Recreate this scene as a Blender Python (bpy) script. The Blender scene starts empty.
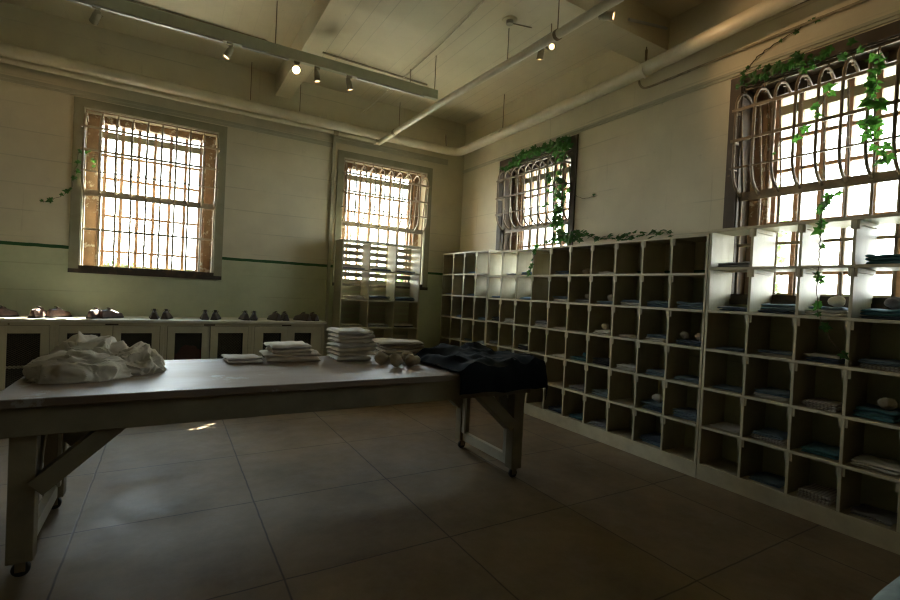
import bpy, bmesh, math, random
from mathutils import Vector, Matrix, noise
PI = math.pi
sc = bpy.context.scene
C = sc.collection
V = Vector

# ------------------------------------------------------------------ materials
def nt(name):
    m = bpy.data.materials.new(name); m.use_nodes = True
    t = m.node_tree; t.nodes.clear()
    o = t.nodes.new('ShaderNodeOutputMaterial'); b = t.nodes.new('ShaderNodeBsdfPrincipled')
    t.links.new(b.outputs[0], o.inputs[0])
    return m, t, b, o
def N(t, kind, **kw):
    n = t.nodes.new(kind)
    for k, v in kw.items():
        if k in n.inputs: n.inputs[k].default_value = v
        else: setattr(n, k, v)
    return n
def mix(t, fac, a, b, blend='MIX'):
    n = t.nodes.new('ShaderNodeMix'); n.data_type = 'RGBA'; n.blend_type = blend
    for i, v in ((0, fac), (6, a), (7, b)):
        if isinstance(v, bpy.types.NodeSocket): t.links.new(v, n.inputs[i])
        elif i == 0: n.inputs[0].default_value = v
        else: n.inputs[i].default_value = (*v[:3], 1)
    return n.outputs[2]
def ramp(t, src, stops):
    r = t.nodes.new('ShaderNodeValToRGB'); t.links.new(src, r.inputs[0])
    e = r.color_ramp.elements
    while len(e) < len(stops): e.new(.5)
    for i, (p, c) in enumerate(stops):
        e[i].position = p; e[i].color = (c, c, c, 1) if not isinstance(c, tuple) else (*c, 1)
    return r.outputs[0]
def nz(t, scale, detail=5, rough=.6, vec=None, sc3=None):
    n = N(t, 'ShaderNodeTexNoise', Scale=scale, Detail=detail, Roughness=rough)
    if vec is None:
        g = t.nodes.new('ShaderNodeTexCoord'); vec = g.outputs['Object']
    if sc3:
        mp = t.nodes.new('ShaderNodeMapping'); mp.inputs['Scale'].default_value = sc3
        t.links.new(vec, mp.inputs[0]); vec = mp.outputs[0]
    t.links.new(vec, n.inputs['Vector'])
    return n.outputs[0]
def bump(t, b, h, strength, dist=.01):
    n = N(t, 'ShaderNodeBump', Strength=strength, Distance=dist)
    t.links.new(h, n.inputs['Height']); t.links.new(n.outputs[0], b.inputs['Normal'])
def mat(name, col, rough=.6, col2=None, scale=6, lo=.35, hi=.7, metal=0, bmp=.15, bscale=40, sc3=None, chips=None, chip_scale=9, chip_at=.66):
    m, t, b, o = nt(name)
    col2 = col2 or tuple(c*.8 for c in col)
    f = ramp(t, nz(t, scale, sc3=sc3), [(lo, 0.), (hi, 1.)])
    c = mix(t, f, col, col2)
    if chips:
        f2 = ramp(t, nz(t, chip_scale, 8, .7), [(chip_at, 0.), (chip_at+.03, 1.)])
        c = mix(t, f2, c, chips)
    t.links.new(c, b.inputs['Base Color'])
    b.inputs['Roughness'].default_value = rough; b.inputs['Metallic'].default_value = metal
    if bmp: bump(t, b, nz(t, bscale, 4), bmp, .004)
    return m
def emis(name, col, s):
    m, t, b, o = nt(name)
    b.inputs['Base Color'].default_value = (*col, 1)
    b.inputs['Emission Color'].default_value = (*col, 1); b.inputs['Emission Strength'].default_value = s
    return m

def math_(t, op, a, b=None, c=None):
    n = t.nodes.new('ShaderNodeMath'); n.operation = op
    for i, v in enumerate((a, b, c)):
        if v is None: continue
        if isinstance(v, bpy.types.NodeSocket): t.links.new(v, n.inputs[i])
        else: n.inputs[i].default_value = v
    return n.outputs[0]
def world_xyz(t):
    g = t.nodes.new('ShaderNodeNewGeometry'); s = t.nodes.new('ShaderNodeSeparateXYZ')
    t.links.new(g.outputs['Position'], s.inputs[0]); return g.outputs['Position'], s.outputs

def wall_material():
    m, t, b, o = nt('painted_concrete_wall')
    pos, xyz = world_xyz(t)
    up = mix(t, ramp(t, nz(t, 1.6, 8, .65, pos), [(.35, 0.), (.7, 1.)]), (.72, .67, .50), (.62, .57, .42))
    lo = mix(t, ramp(t, nz(t, 2.2, 8, .65, pos), [(.35, 0.), (.7, 1.)]), (.58, .60, .40), (.47, .50, .32))
    wob = math_(t, 'MULTIPLY_ADD', nz(t, 9, 2, .5, pos), .012, xyz[2])
    below = math_(t, 'LESS_THAN', wob, 1.815)
    stripe = math_(t, 'COMPARE', wob, 1.818, .019)
    c = mix(t, below, up, lo); c = mix(t, stripe, c, (.018, .10, .022))
    # board-form lines left by the concrete formwork
    ph = math_(t, 'FRACT', math_(t, 'MULTIPLY_ADD', nz(t, .9, 2, .5, pos), .10, math_(t, 'MULTIPLY', xyz[2], 3.4)))
    ln = ramp(t, math_(t, 'ABSOLUTE', math_(t, 'SUBTRACT', ph, .5)), [(0., 1.), (.03, 0.)])
    brk = ramp(t, nz(t, 1.1, 3, .5, pos), [(.45, 0.), (.6, 1.)])
    lnf = math_(t, 'MULTIPLY', math_(t, 'MULTIPLY', ln, brk), .35)
    c = mix(t, lnf, c, (.22, .22, .15))
    st = ramp(t, nz(t, 3, 10, .75, pos), [(.62, 0.), (.72, 1.)])
    c = mix(t, math_(t, 'MULTIPLY', st, .35), c, (.25, .23, .15))
    vs = ramp(t, nz(t, 5, 4, .6, pos, (3, 3, .12)), [(.66, 0.), (.74, 1.)])
    c = mix(t, math_(t, 'MULTIPLY', vs, .25), c, (.24, .20, .10))
    t.links.new(c, b.inputs['Base Color']); b.inputs['Roughness'].default_value = .62
    h = math_(t, 'SUBTRACT', nz(t, 14, 8, .65, pos), math_(t, 'MULTIPLY', lnf, 1.5))
    bump(t, b, h, .25, .01)
    return m
def ceiling_material():
    m, t, b, o = nt('painted_plank_ceiling')
    pos, xyz = world_xyz(t)
    c = mix(t, ramp(t, nz(t, 1.3, 8, .65, pos), [(.35, 0.), (.7, 1.)]), (.74, .68, .50), (.64, .58, .42))
    ph = math_(t, 'FRACT', math_(t, 'MULTIPLY', xyz[0], 6.0))
    ln = ramp(t, math_(t, 'ABSOLUTE', math_(t, 'SUBTRACT', ph, .5)), [(0., 1.), (.035, 0.)])
    brk = ramp(t, nz(t, .8, 3, .5, pos, (2.5, .5, 1)), [(.38, 0.), (.55, 1.)])
    lf = math_(t, 'MULTIPLY', math_(t, 'MULTIPLY', ln, brk), math_(t, 'MULTIPLY_ADD', math_(t, 'GREATER_THAN', xyz[0], 1.3), .33, .10))
    c = mix(t, lf, c, (.22, .20, .13))
    st = ramp(t, nz(t, 9, 10, .8, pos), [(.64, 0.), (.69, 1.)])
    st2 = ramp(t, nz(t, 1.2, 2, .5, pos), [(.5, 0.), (.62, 1.)])
    c = mix(t, math_(t, 'MULTIPLY', math_(t, 'MULTIPLY', st, st2), .7), c, (.16, .14, .09))
    t.links.new(c, b.inputs['Base Color']); b.inputs['Roughness'].default_value = .55
    bump(t, b, math_(t, 'SUBTRACT', nz(t, 20, 6, .6, pos), math_(t, 'MULTIPLY', lf, 2.)), .25, .008)
    return m
def floor_material():
    m, t, b, o = nt('scored_concrete_floor')
    pos, xyz = world_xyz(t)
    c = mix(t, ramp(t, nz(t, 1.1, 9, .7, pos), [(.32, 0.), (.68, 1.)]), (.255, .192, .112), (.135, .095, .055))
    c = mix(t, math_(t, 'MULTIPLY', ramp(t, nz(t, 3.5, 10, .75, pos), [(.5, 0.), (.72, 1.)]), .55), c, (.23, .19, .14))
    sp = ramp(t, nz(t, 6, 4, .6, pos), [(.76, 0.), (.775, 1.)])
    c = mix(t, math_(t, 'MULTIPLY', sp, .8), c, (.06, .035, .025))
    def line(v, off):
        f = math_(t, 'FRACT', math_(t, 'DIVIDE', math_(t, 'ADD', v, off), .982))
        return ramp(t, math_(t, 'ABSOLUTE', math_(t, 'SUBTRACT', f, .5)), [(0., 1.), (.003, 1.), (.0055, 0.)])
    wob = math_(t, 'MULTIPLY', nz(t, 6, 3, .5, pos), .012)
    lx = line(math_(t, 'ADD', xyz[0], wob), .426+.491-.006); ly = line(math_(t, 'ADD', xyz[1], wob), -3.42+.491-.006)
    l = math_(t, 'MAXIMUM', lx, ly)
    c = mix(t, math_(t, 'MULTIPLY', l, .85), c, (.035, .028, .022))
    t.links.new(c, b.inputs['Base Color'])
    r = ramp(t, nz(t, 2.3, 8, .7, pos), [(.3, .50), (.75, .78)])
    t.links.new(r, b.inputs['Roughness']); b.inputs['Specular IOR Level'].default_value = .32
    bump(t, b, math_(t, 'SUBTRACT', nz(t, 9, 10, .7, pos), math_(t, 'MULTIPLY', l, .8)), .18, .005)
    return m

M = {}
M['darkwall'] = mat('dark_rear_wall', (.20, .17, .12), .8)
M['wall'] = wall_material(); M['ceil'] = ceiling_material(); M['floor'] = floor_material()
M['trim'] = mat('cream_trim_paint', (.52, .50, .38), .5, (.42, .41, .29), 3)
M['frame'] = mat('olive_window_trim_paint', (.34, .33, .23), .5, (.27, .26, .17), 5, chips=(.10, .07, .04), chip_at=.68)
M['shadeframe'] = mat('shaded_window_trim', (.095, .07, .045), .6, (.06, .045, .03), 5, chips=(.20, .15, .09), chip_scale=8, chip_at=.66)  # darker copy of the trim: shade at the right-wall windows put into its colour
M['sill'] = mat('blackened_sill', (.055, .042, .030), .6, (.16, .10, .05), 9, lo=.5, hi=.75)
M['rust'] = mat('rusted_window_steel', (.46, .28, .17), .7, (.30, .17, .09), 12, chips=(.48, .42, .32), chip_scale=14, chip_at=.6)
M['jamb'] = mat('peeling_brown_jamb', (.33, .21, .12), .75, (.20, .13, .075), 7, chips=(.55, .50, .40), chip_scale=10, chip_at=.56)
M['cage'] = mat('cage_bar_paint', (.42, .36, .26), .42, (.30, .24, .16), 14, chips=(.20, .11, .06), chip_scale=25, chip_at=.66)
M['rack'] = mat('rack_cream_paint', (.60, .58, .45), .5, (.51, .49, .37), 5, sc3=(1, 1, 1), chips=(.28, .18, .10), chip_scale=11, chip_at=.74)
def rackmat():
    m = mat('rack_cream_paint', (.43, .39, .26), .5, (.35, .31, .20), 5, chips=(.28, .18, .10), chip_scale=11, chip_at=.74)
    t = m.node_tree; b = [n for n in t.nodes if n.type == 'BSDF_PRINCIPLED'][0]; src = b.inputs['Base Color'].links[0].from_socket
    pos, xyz = world_xyz(t); f = math_(t, 'FRACT', math_(t, 'MULTIPLY', xyz[0], 9.3)); l = ramp(t, math_(t, 'ABSOLUTE', math_(t, 'SUBTRACT', f, .5)), [(0., 1.), (.025, 0.)])
    t.links.new(mix(t, math_(t, 'MULTIPLY', l, .45), src, (.22, .19, .12)), b.inputs['Base Color']); return m
M['rack'] = rackmat()
M['edge'] = mat('rack_front_edge_pale', (.66, .62, .46), .5, (.54, .50, .36), 7, chips=(.30, .20, .11), chip_scale=13, chip_at=.72)  # paler colour for room-facing board edges and base boards
M['cab'] = mat('cabinet_cream_paint', (.56, .53, .38), .5, (.47, .44, .31), 4, chips=(.24, .18, .10), chip_scale=8, chip_at=.74)
M['cabtop'] = mat('cabinet_top_paint', (.66, .64, .54), .45, (.56, .53, .43), 6)
M['cagedark'] = mat('cage_bar_darker_brown', (.25, .19, .12), .45, (.17, .125, .075), 14, chips=(.40, .34, .24), chip_scale=18, chip_at=.62)  # darker bar colour for the two right-wall cages
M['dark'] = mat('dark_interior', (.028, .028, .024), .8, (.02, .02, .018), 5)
M['mesh'] = mat('expanded_metal', (.16, .15, .115), .5, (.10, .095, .07), 30, metal=.3)
M['redcloth'] = mat('dull_red_cloth', (.16, .03, .025), .9)
M['pipe'] = mat('pipe_white_paint', (.78, .73, .58), .38, (.66, .61, .46), 4, chips=(.30, .17, .07), chip_scale=5, chip_at=.70)
M['conduit'] = mat('conduit_paint', (.40, .35, .24), .5, (.22, .18, .11), 8)
M['rail'] = mat('rail_grey_green_paint', (.58, .60, .47), .5, (.50, .52, .40), 5)
M['railslot'] = mat('track_strip_white', (.62, .64, .62), .35)
M['lamp'] = mat('spotlight_housing_grey', (.44, .41, .30), .45, (.34, .31, .22), 14)
M['rod'] = mat('hanger_steel', (.17, .145, .095), .6, (.26, .18, .09), 20)
M['tabletop'] = mat('worn_tabletop', (.27, .22, .175), .5, (.15, .10, .06), 1.6, sc3=(.7, 1.6, 1), chips=(.30, .28, .24), chip_scale=3, chip_at=.6, bmp=.1)
M['table'] = mat('table_olive_paint', (.27, .235, .15), .6, (.19, .16, .10), 5, chips=(.10, .075, .05), chip_scale=7, chip_at=.72)
M['tablelight'] = mat('table_paler_colour', (.50, .48, .38), .5, (.40, .38, .29), 5)  # paler colour for stretchers, leg strips and rear end braces
M['rubber'] = mat('black_caster', (.02, .02, .02), .5)
M['glove'] = M['rubber']
M['leather'] = mat('brown_leather', (.075, .04, .03), .42, (.13, .07, .05), 20, bmp=.25, bscale=60)
M['leather_dark'] = mat('dark_brown_leather', (.035, .024, .02), .4, (.06, .04, .03), 20, bmp=.25, bscale=60)
M['sole'] = mat('shoe_sole', (.03, .02, .015), .6)
M['lace'] = mat('shoe_lace', (.10, .08, .06), .8)
M['stem'] = mat('ivy_stem', (.13, .09, .05), .7)
M['deadstem'] = mat('dry_vine', (.05, .038, .022), .8)

def leafmat():
    m, t, b, o = nt('ivy_leaf')
    pos, xyz = world_xyz(t)
    c = mix(t, ramp(t, nz(t, 14, 3, .5, pos), [(.35, 0.), (.65, 1.)]), (.04, .13, .03), (.02, .07, .018))
    t.links.new(c, b.inputs['Base Color']); b.inputs['Roughness'].default_value = .4
    tr = N(t, 'ShaderNodeBsdfTranslucent'); tr.inputs[0].default_value = (.10, .32, .04, 1)
    mx = t.nodes.new('ShaderNodeMixShader'); mx.inputs[0].default_value = .3
    t.links.new(b.outputs[0], mx.inputs[1]); t.links.new(tr.outputs[0], mx.inputs[2]); t.links.new(mx.outputs[0], o.inputs[0])
    return m
M['leaf'] = leafmat()
def clothmat(name, c1, c2, trans=0, pat=None):
    m, t, b, o = nt(name)
    c = mix(t, ramp(t, nz(t, 9, 5, .6), [(.35, 0.), (.7, 1.)]), c1, c2)
    if pat:
        tc = t.nodes.new('ShaderNodeTexCoord'); s = t.nodes.new('ShaderNodeSeparateXYZ'); t.links.new(tc.outputs['Object'], s.inputs[0])
        f = math_(t, 'GREATER_THAN', math_(t, 'FRACT', math_(t, 'MULTIPLY', s.outputs[1], 45.)), .55)
        c = mix(t, f, c, pat)
    t.links.new(c, b.inputs['Base Color']); b.inputs['Roughness'].default_value = .9
    b.inputs['Sheen Weight'].default_value = 0 if max(c1) < .02 else .1; b.inputs['Specular IOR Level'].default_value = .2
    bump(t, b, nz(t, 160, 3), .2, .003)
    if trans:
        tr = N(t, 'ShaderNodeBsdfTranslucent'); tr.inputs[0].default_value = (*c1, 1)
        mx = t.nodes.new('ShaderNodeMixShader'); mx.inputs[0].default_value = trans
        t.links.new(b.outputs[0], mx.inputs[1]); t.links.new(tr.outputs[0], mx.inputs[2]); t.links.new(mx.outputs[0], o.inputs[0])
    return m
CL = {
 'white': clothmat('white_cotton', (.66, .64, .58), (.56, .54, .47)),
 'sheet': clothmat('crumpled_sheet', (.74, .70, .60), (.64, .60, .49), trans=.25),
 'cream': clothmat('cream_cotton', (.58, .52, .41), (.48, .42, .32)),
 'beige': clothmat('beige_cotton', (.42, .36, .26), (.34, .28, .20)),
 'sock': clothmat('beige_knit', (.44, .37, .27), (.32, .26, .18)),
 'blue': clothmat('light_blue_denim', (.15, .22, .28), (.10, .16, .22)),
 'teal': clothmat('teal_cloth', (.055, .17, .20), (.035, .12, .15)),
 'darkblue': clothmat('dark_blue_cloth', (.055, .085, .13), (.035, .055, .09)),
 'grey': clothmat('grey_cloth', (.24, .25, .26), (.17, .18, .19)),
 'black': clothmat('black_cloth', (.018, .02, .024), (.012, .013, .016)),
 'navy': clothmat('navy_wool', (.004, .009, .013), (.003, .005, .008)),
 'striped': clothmat('striped_cotton', (.55, .52, .46), (.48, .45, .38), pat=(.34, .31, .27)),
 'towel': clothmat('pale_blue_towel', (.26, .35, .37), (.15, .19, .19)),
}

# ------------------------------------------------------------------ mesh helpers
def bm_(): return bmesh.new()
def bx(bm, x0, x1, y0, y1, z0, z1):
    v = [bm.verts.new((x, y, z)) for x in (x0, x1) for y in (y0, y1) for z in (z0, z1)]
    for f in ((0,1,3,2),(4,6,7,5),(0,4,5,1),(2,3,7,6),(0,2,6,4),(1,5,7,3)): bm.faces.new([v[i] for i in f])
    return v
def beam(bm, a, b, w, h, up=(0,0,1)):
    a, b = V(a), V(b); d = (b-a).normalized(); s = d.cross(V(up)).normalized(); u = s.cross(d)
    v = [bm.verts.new(p + s*w/2*i + u*h/2*j) for p in (a, b) for i, j in ((-1,-1),(1,-1),(1,1),(-1,1))]
    for f in ((3,2,1,0),(4,5,6,7),(0,1,5,4),(1,2,6,5),(2,3,7,6),(3,0,4,7)): bm.faces.new([v[i] for i in f])
def tube(bm, pts, r, n=10, cap=True):
    pts = [V(p) for p in pts]; rs = r if isinstance(r, (list, tuple)) else [r]*len(pts)
    prev = None; rings = []
    for i, p in enumerate(pts):
        if i == 0: d = pts[1]-p
        elif i == len(pts)-1: d = p-pts[i-1]
        else: d = (pts[i+1]-p).normalized() + (p-pts[i-1]).normalized()
        d.normalize()
        if prev is None:
            s = d.cross(V((0,0,1)));
            if s.length < .01: s = d.cross(V((1,0,0)))
        else: s = prev - d*prev.dot(d)
        s.normalize(); prev = s; u = s.cross(d)
        rings.append([bm.verts.new(p + (s*math.cos(2*PI*k/n) + u*math.sin(2*PI*k/n))*rs[i]) for k in range(n)])
    for a, b in zip(rings, rings[1:]):
        for k in range(n): bm.faces.new((a[k], a[(k+1)%n], b[(k+1)%n], b[k]))
    if cap: bm.faces.new(rings[0][::-1]); bm.faces.new(rings[-1])
def smoothpath(pts, n=4):
    pts = [V(p) for p in pts]; out = []
    P = [pts[0]*2-pts[1]] + pts + [pts[-1]*2-pts[-2]]
    for i in range(1, len(P)-2):
        for k in range(n):
            t = k/n; a, b, c, d = P[i-1:i+3]
            out.append(.5*((2*b)+(c-a)*t+(2*a-5*b+4*c-d)*t*t+(3*b-a-3*c+d)*t**3))
    out.append(pts[-1]); return out
def arc_corner(a, c, b, r, n=7):
    """points rounding corner c between a and b"""
    a, c, b = V(a), V(c), V(b); p = c+(a-c).normalized()*r; q = c+(b-c).normalized()*r
    return [(1-t)**2*p + 2*t*(1-t)*c + t*t*q for t in [i/n for i in range(n+1)]]
def lathe(bm, prof, n=16, M_=None):
    rings = []
    for r, z in prof:
        rings.append([bm.verts.new((r*math.cos(2*PI*k/n), r*math.sin(2*PI*k/n), z)) for k in range(n)])
    for a, b in zip(rings, rings[1:]):
        for k in range(n): bm.faces.new((a[k], a[(k+1)%n], b[(k+1)%n], b[k]))
    bm.faces.new(rings[0][::-1]); bm.faces.new(rings[-1])
    if M_ is not None: bmesh.ops.transform(bm, matrix=M_, verts=[v for r in rings for v in r])
def obj(name, bm, m, parent=None, smooth=False, bevel=0, loc=None):
    bmesh.ops.recalc_face_normals(bm, faces=bm.faces)
    if bevel: bmesh.ops.bevel(bm, geom=bm.edges[:], offset=bevel, segments=1, affect='EDGES', clamp_overlap=True)
    me = bpy.data.meshes.new(name); bm.to_mesh(me); bm.free()
    if smooth:
        for p in me.polygons: p.use_smooth = True
        try: me.set_sharp_from_angle(angle=math.radians(38))
        except Exception: pass
    me.materials.append(m)
    o = bpy.data.objects.new(name, me); C.objects.link(o)
    if parent: o.parent = parent
    if loc: o.location = loc
    return o
def tag(o, label=None, cat=None, group=None, kind=None):
    if label: o['label'] = label
    if cat: o['category'] = cat
    if group: o['group'] = group
    if kind: o['kind'] = kind
    return o
def thing(name, label, cat, loc=(0,0,0), rz=0, group=None):
    o = bpy.data.objects.new(name, None); o.empty_display_size = .05; C.objects.link(o)
    o.location = loc; o.rotation_euler = (0, 0, rz)
    return tag(o, label, cat, group)
def struct(name, bm, m, parent=None, label=None, **k):
    o = obj(name, bm, m, parent, **k)
    if not parent: tag(o, label, kind='structure')
    return o
def copy_tree(o, parent=None):
    c = o.copy(); C.objects.link(c); c.parent = parent
    for ch in list(kids.get(o.name, [])): copy_tree(ch, c)
    return c
kids = {}
def index_kids():
    kids.clear()
    for o in C.objects:
        if o.parent: kids.setdefault(o.parent.name, []).append(o)

# ------------------------------------------------------------------ dimensions
YB, XR, ZC = 7.0, 4.335, 4.42
XL, YF = -3.4, -2.6
TH = .35
W = {1: -.20, 2: 2.915}          # window centres along back wall
WR = {3: 5.12, 4: 1.64}          # along right wall
HW, Z0, Z1 = .71, 1.60, 3.46     # clear opening half width, sill, head

def wall_with_holes(bm, a0, a1, z0, z1, holes, place):
    """place(a, p, z) -> world; p=0 room face, p=-TH outer face"""
    xs = sorted({a0, a1, *[h for c in holes for h in (c-HW, c+HW)]}); zs = [z0, Z0, Z1, z1]
    def isin(x, z): return any(c-HW < x < c+HW for c in holes) and Z0 < z < Z1
    for p in (0, -TH):
        for i in range(len(xs)-1):
            for j in range(3):
                if isin((xs[i]+xs[i+1])/2, (zs[j]+zs[j+1])/2): continue
                bm.faces.new([bm.verts.new(place(a, p, z)) for a, z in ((xs[i],zs[j]),(xs[i+1],zs[j]),(xs[i+1],zs[j+1]),(xs[i],zs[j+1]))])
    def quad(*q): bm.faces.new([bm.verts.new(place(*k)) for k in q])
    for c in holes:
        l, r = c-HW, c+HW
        quad((l,0,Z0),(l,0,Z1),(l,-TH,Z1),(l,-TH,Z0)); quad((r,0,Z0),(r,0,Z1),(r,-TH,Z1),(r,-TH,Z0))
        quad((l,0,Z0),(r,0,Z0),(r,-TH,Z0),(l,-TH,Z0)); quad((l,0,Z1),(r,0,Z1),(r,-TH,Z1),(l,-TH,Z1))
    quad((a0,0,z0),(a0,-TH,z0),(a0,-TH,z1),(a0,0,z1)); quad((a1,0,z0),(a1,-TH,z0),(a1,-TH,z1),(a1,0,z1))
    quad((a0,0,z1),(a1,0,z1),(a1,-TH,z1),(a0,-TH,z1)); quad((a0,0,z0),(a1,0,z0),(a1,-TH,z0),(a0,-TH,z0))
    bmesh.ops.remove_doubles(bm, verts=bm.verts, dist=1e-5)

bm = bm_(); wall_with_holes(bm, XL-TH, XR, 0, ZC, [W[1], W[2]], lambda a, p, z: (a, YB-p, z))
struct('wall_back', bm, M['wall'], label='far wall, cream above and green below a dark green stripe')
bm = bm_(); wall_with_holes(bm, YF, YB+TH, 0, ZC, [WR[3], WR[4]], lambda a, p, z: (XR-p, a, z))
struct('wall_right', bm, M['wall'], label='cream right wall above the pigeonhole racks')
bm = bm_(); bx(bm, XL-.2, XL, YF, YB, 0, ZC); struct('wall_left', bm, M['darkwall'])
bm = bm_(); bx(bm, XL, XR, YF-.2, YF, 0, ZC); struct('wall_front', bm, M['darkwall'])
bm = bm_(); bx(bm, XL-.2, XR+TH, YF-.2, YB+TH, -.12, 0); struct('floor', bm, M['floor'], label='dark brown scored concrete floor')
bm = bm_(); bx(bm, XL-.2, XR+TH, YF-.2, YB+TH, ZC, ZC+.2); struct('ceiling', bm, M['ceil'], label='cream painted plank ceiling')
# ceiling beams
bm = bm_(); bx(bm, 1.19, 1.40, 3.45, YB, 4.13, ZC); struct('trim_1', bm, M['ceil'], label='cream ceiling beam running to the far wall')
bm = bm_(); bx(bm, XL, XR, 3.12, 3.45, 4.10, ZC); struct('trim_2', bm, M['ceil'], label='ceiling beam running across to the right wall')
# picture mouldings
bm = bm_(); bx(bm, XL, 2.02, YB-.022, YB, 3.60, 3.635); bx(bm, XL, 2.02, YB-.012, YB, 3.57, 3.60); struct('trim_3', bm, M['trim'])
bm = bm_(); bx(bm, XR-.022, XR, YF, YB, 3.60, 3.625); bx(bm, XR-.012, XR, YF, YB, 3.575, 3.60); struct('trim_4', bm, M['trim'])
bm = bm_(); bx(bm, 2.025, 2.065, YB-.035, YB, 0, 3.75); bx(bm, 2.065, 4.0, YB-.03, YB, 3.72, 3.75); bx(bm, 2.065, 4.0, YB-.016, YB, 3.66, 3.72)
struct('trim_5', bm, M['trim'], label='cream casing strip around the middle window')

# ------------------------------------------------------------------ windows (local: x along wall, y outward, z up)
def glassmat():
    m, t, b, o = nt('window_glass')
    t.nodes.remove(b)
    tr = N(t, 'ShaderNodeBsdfTransparent'); tr.inputs[0].default_value = (.93, .96, .95, 1)
    gl = N(t, 'ShaderNodeBsdfGlossy', Roughness=.05)
    lw = N(t, 'ShaderNodeLayerWeight', Blend=.08)
    mx = t.nodes.new('ShaderNodeMixShader'); t.links.new(lw.outputs['Fresnel'], mx.inputs[0])
    t.links.new(tr.outputs[0], mx.inputs[1]); t.links.new(gl.outputs[0], mx.inputs[2]); t.links.new(mx.outputs[0], o.inputs[0])
    return m
M['glass'] = glassmat()
def make_window():
    r = bpy.data.objects.new('window_1', None); C.objects.link(r); r['kind'] = 'structure'
    b = bm_()   # flat trim around the opening on the room side
    o_ = .095
    bx(b, -HW-o_, -HW, -.018, 0, Z0-.075, Z1+o_); bx(b, HW, HW+o_, -.018, 0, Z0-.075, Z1+o_); bx(b, -HW, HW, -.018, 0, Z1, Z1+o_)
    obj('window_trim', b, M['frame'], r)
    b = bm_(); bx(b, -HW-o_, HW+o_, -.035, .0, Z0-.078, Z0-.03); bx(b, -HW, HW, -.02, .20, Z0, Z0+.012); bx(b, -HW, HW, -.02, -.0, Z0-.03, Z0+.012)
    obj('window_sill', b, M['sill'], r)
    b = bm_()
    for s in (-1, 1):
        x0, x1 = sorted((s*HW, s*(HW-.125))); bx(b, x0, x1, .20, .32, Z0, Z1)
        x0, x1 = sorted((s*(HW-.125), s*(HW-.15))); bx(b, x0, x1, .235, .30, Z0, Z1)
    obj('window_jamb', b, M['jamb'], r)
    b = bm_(); bx(b, -HW, -HW+.012, -.004, .20, Z0+.012, Z1); bx(b, HW-.012, HW, -.004, .20, Z0+.012, Z1); bx(b, -HW+.012, HW-.012, -.004, .20, Z1-.012, Z1)
    obj('reveal_lining', b, M['trim'], r)
    b = bm_(); bx(b, -HW+.125, HW-.125, .20, .32, Z1-.09, Z1)
    for k in range(7): bx(b, -HW+.2+k*.17, -HW+.26+k*.17, .18, .20, Z1-.10, Z1)
    obj('window_head', b, M['jamb'], r)
    b = bm_(); bx(b, -HW+.125, HW-.125, .245, .29, 3.20, 3.28); bx(b, -HW+.15, HW-.15, .25, .285, Z0+.012, Z0+.04)
    obj('window_frame', b, M['frame'], r)
    mb = bm_(); bx(mb, -.018, .018, .245, .285, Z0+.02, 3.36)
    first = obj('muntin', mb, M['rust'], r); first.location.x = -.52
    for k in range(1, 7):
        c = first.copy(); C.objects.link(c); c.parent = r; c.location.x = -.52 + k*.1735
    hb = bm_(); bx(hb, -HW+.125, HW-.125, .248, .282, -.014, .014)
    f2 = obj('muntin', hb, M['rust'], r); f2.location.z = 1.81
    for z in (2.25, 2.71, 2.99):
        c = f2.copy(); C.objects.link(c); c.parent = r; c.location.z = z
    b = bm_(); bx(b, -HW+.14, HW-.14, .262, .266, Z0+.02, 3.30); obj('glass', b, M['glass'], r)
    return r
def make_cage():
    r = thing('window_security_cage', '', 'security bars')
    BW = .105
    front = [(0,.14,3.335),(0,.06,3.385),(0,-.01,3.385),(0,-.06,3.36),(0,-.095,3.31),(0,-.115,3.22),(0,-.115,2.74),(0,-.107,2.66),(0,-.08,2.585),(0,-.035,2.53),(0,.02,2.495),(0,.05,2.485)]
    b = bm_(); tube(b, smoothpath(front, 3), .0128, 8)
    fb = obj('curved_bar', b, M['cage'], r, smooth=True)
    b = bm_(); tube(b, [(0,.05,1.61),(0,.05,2.50)], .0125, 8); lb = obj('lower_bar', b, M['cage'], r, smooth=True)
    b = bm_(); tube(b, [(0,-.03,3.24),(0,.07,2.52)], .008, 8); sb = obj('brace_bar', b, M['cage'], r, smooth=True)
    b = bm_(); tube(b, [(0,.03,3.36),(0,.03,3.455)], .009, 8); ub = obj('upper_bar', b, M['cage'], r, smooth=True)
    xs = [-.69+i*.1533 for i in range(10)]
    for proto in (fb, lb, sb, ub):
        proto.location.x = xs[0]
        for x in xs[1:]:
            c = proto.copy(); C.objects.link(c); c.parent = r; c.location.x = x
    for z, h, q in ((3.215,.024,-.115),(2.95,.024,-.115),(2.71,.014,-.113)):
        b = bm_()
        bx(b, -.72, .72, q-.012, q+.004, z-h/2, z+h/2)
        for s in (-1, 1):
            x0, x1 = sorted((s*.72, s*.708)); bx(b, x0, x1, q, .06, z-h/2, z+h/2)
        obj('crossbar', b, M['cage'], r)
    b = bm_(); bx(b, -.705, .705, .03, .045, 2.445, 2.52); bx(b, -.705, .705, .045, .075, 2.455, 2.465); obj('bottom_beam', b, M['cage'], r)
    b = bm_(); bx(b, -.705, .705, .02, .035, 3.428, 3.445); obj('top_rail', b, M['cage'], r)
    b = bm_(); bx(b, -.705, .705, .035, .055, 2.035, 2.06)
    obj('crossbar', b, M['cage'], r)
    return r
w1 = make_window(); cage = make_cage(); index_kids()
places = [(W[1], YB, 0), (W[2], YB, 0), (XR, WR[3], -PI/2), (XR, WR[4], -PI/2)]
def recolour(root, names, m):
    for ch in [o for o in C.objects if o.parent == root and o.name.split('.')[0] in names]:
        ch.data = ch.data.copy(); ch.data.materials[0] = m
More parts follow.
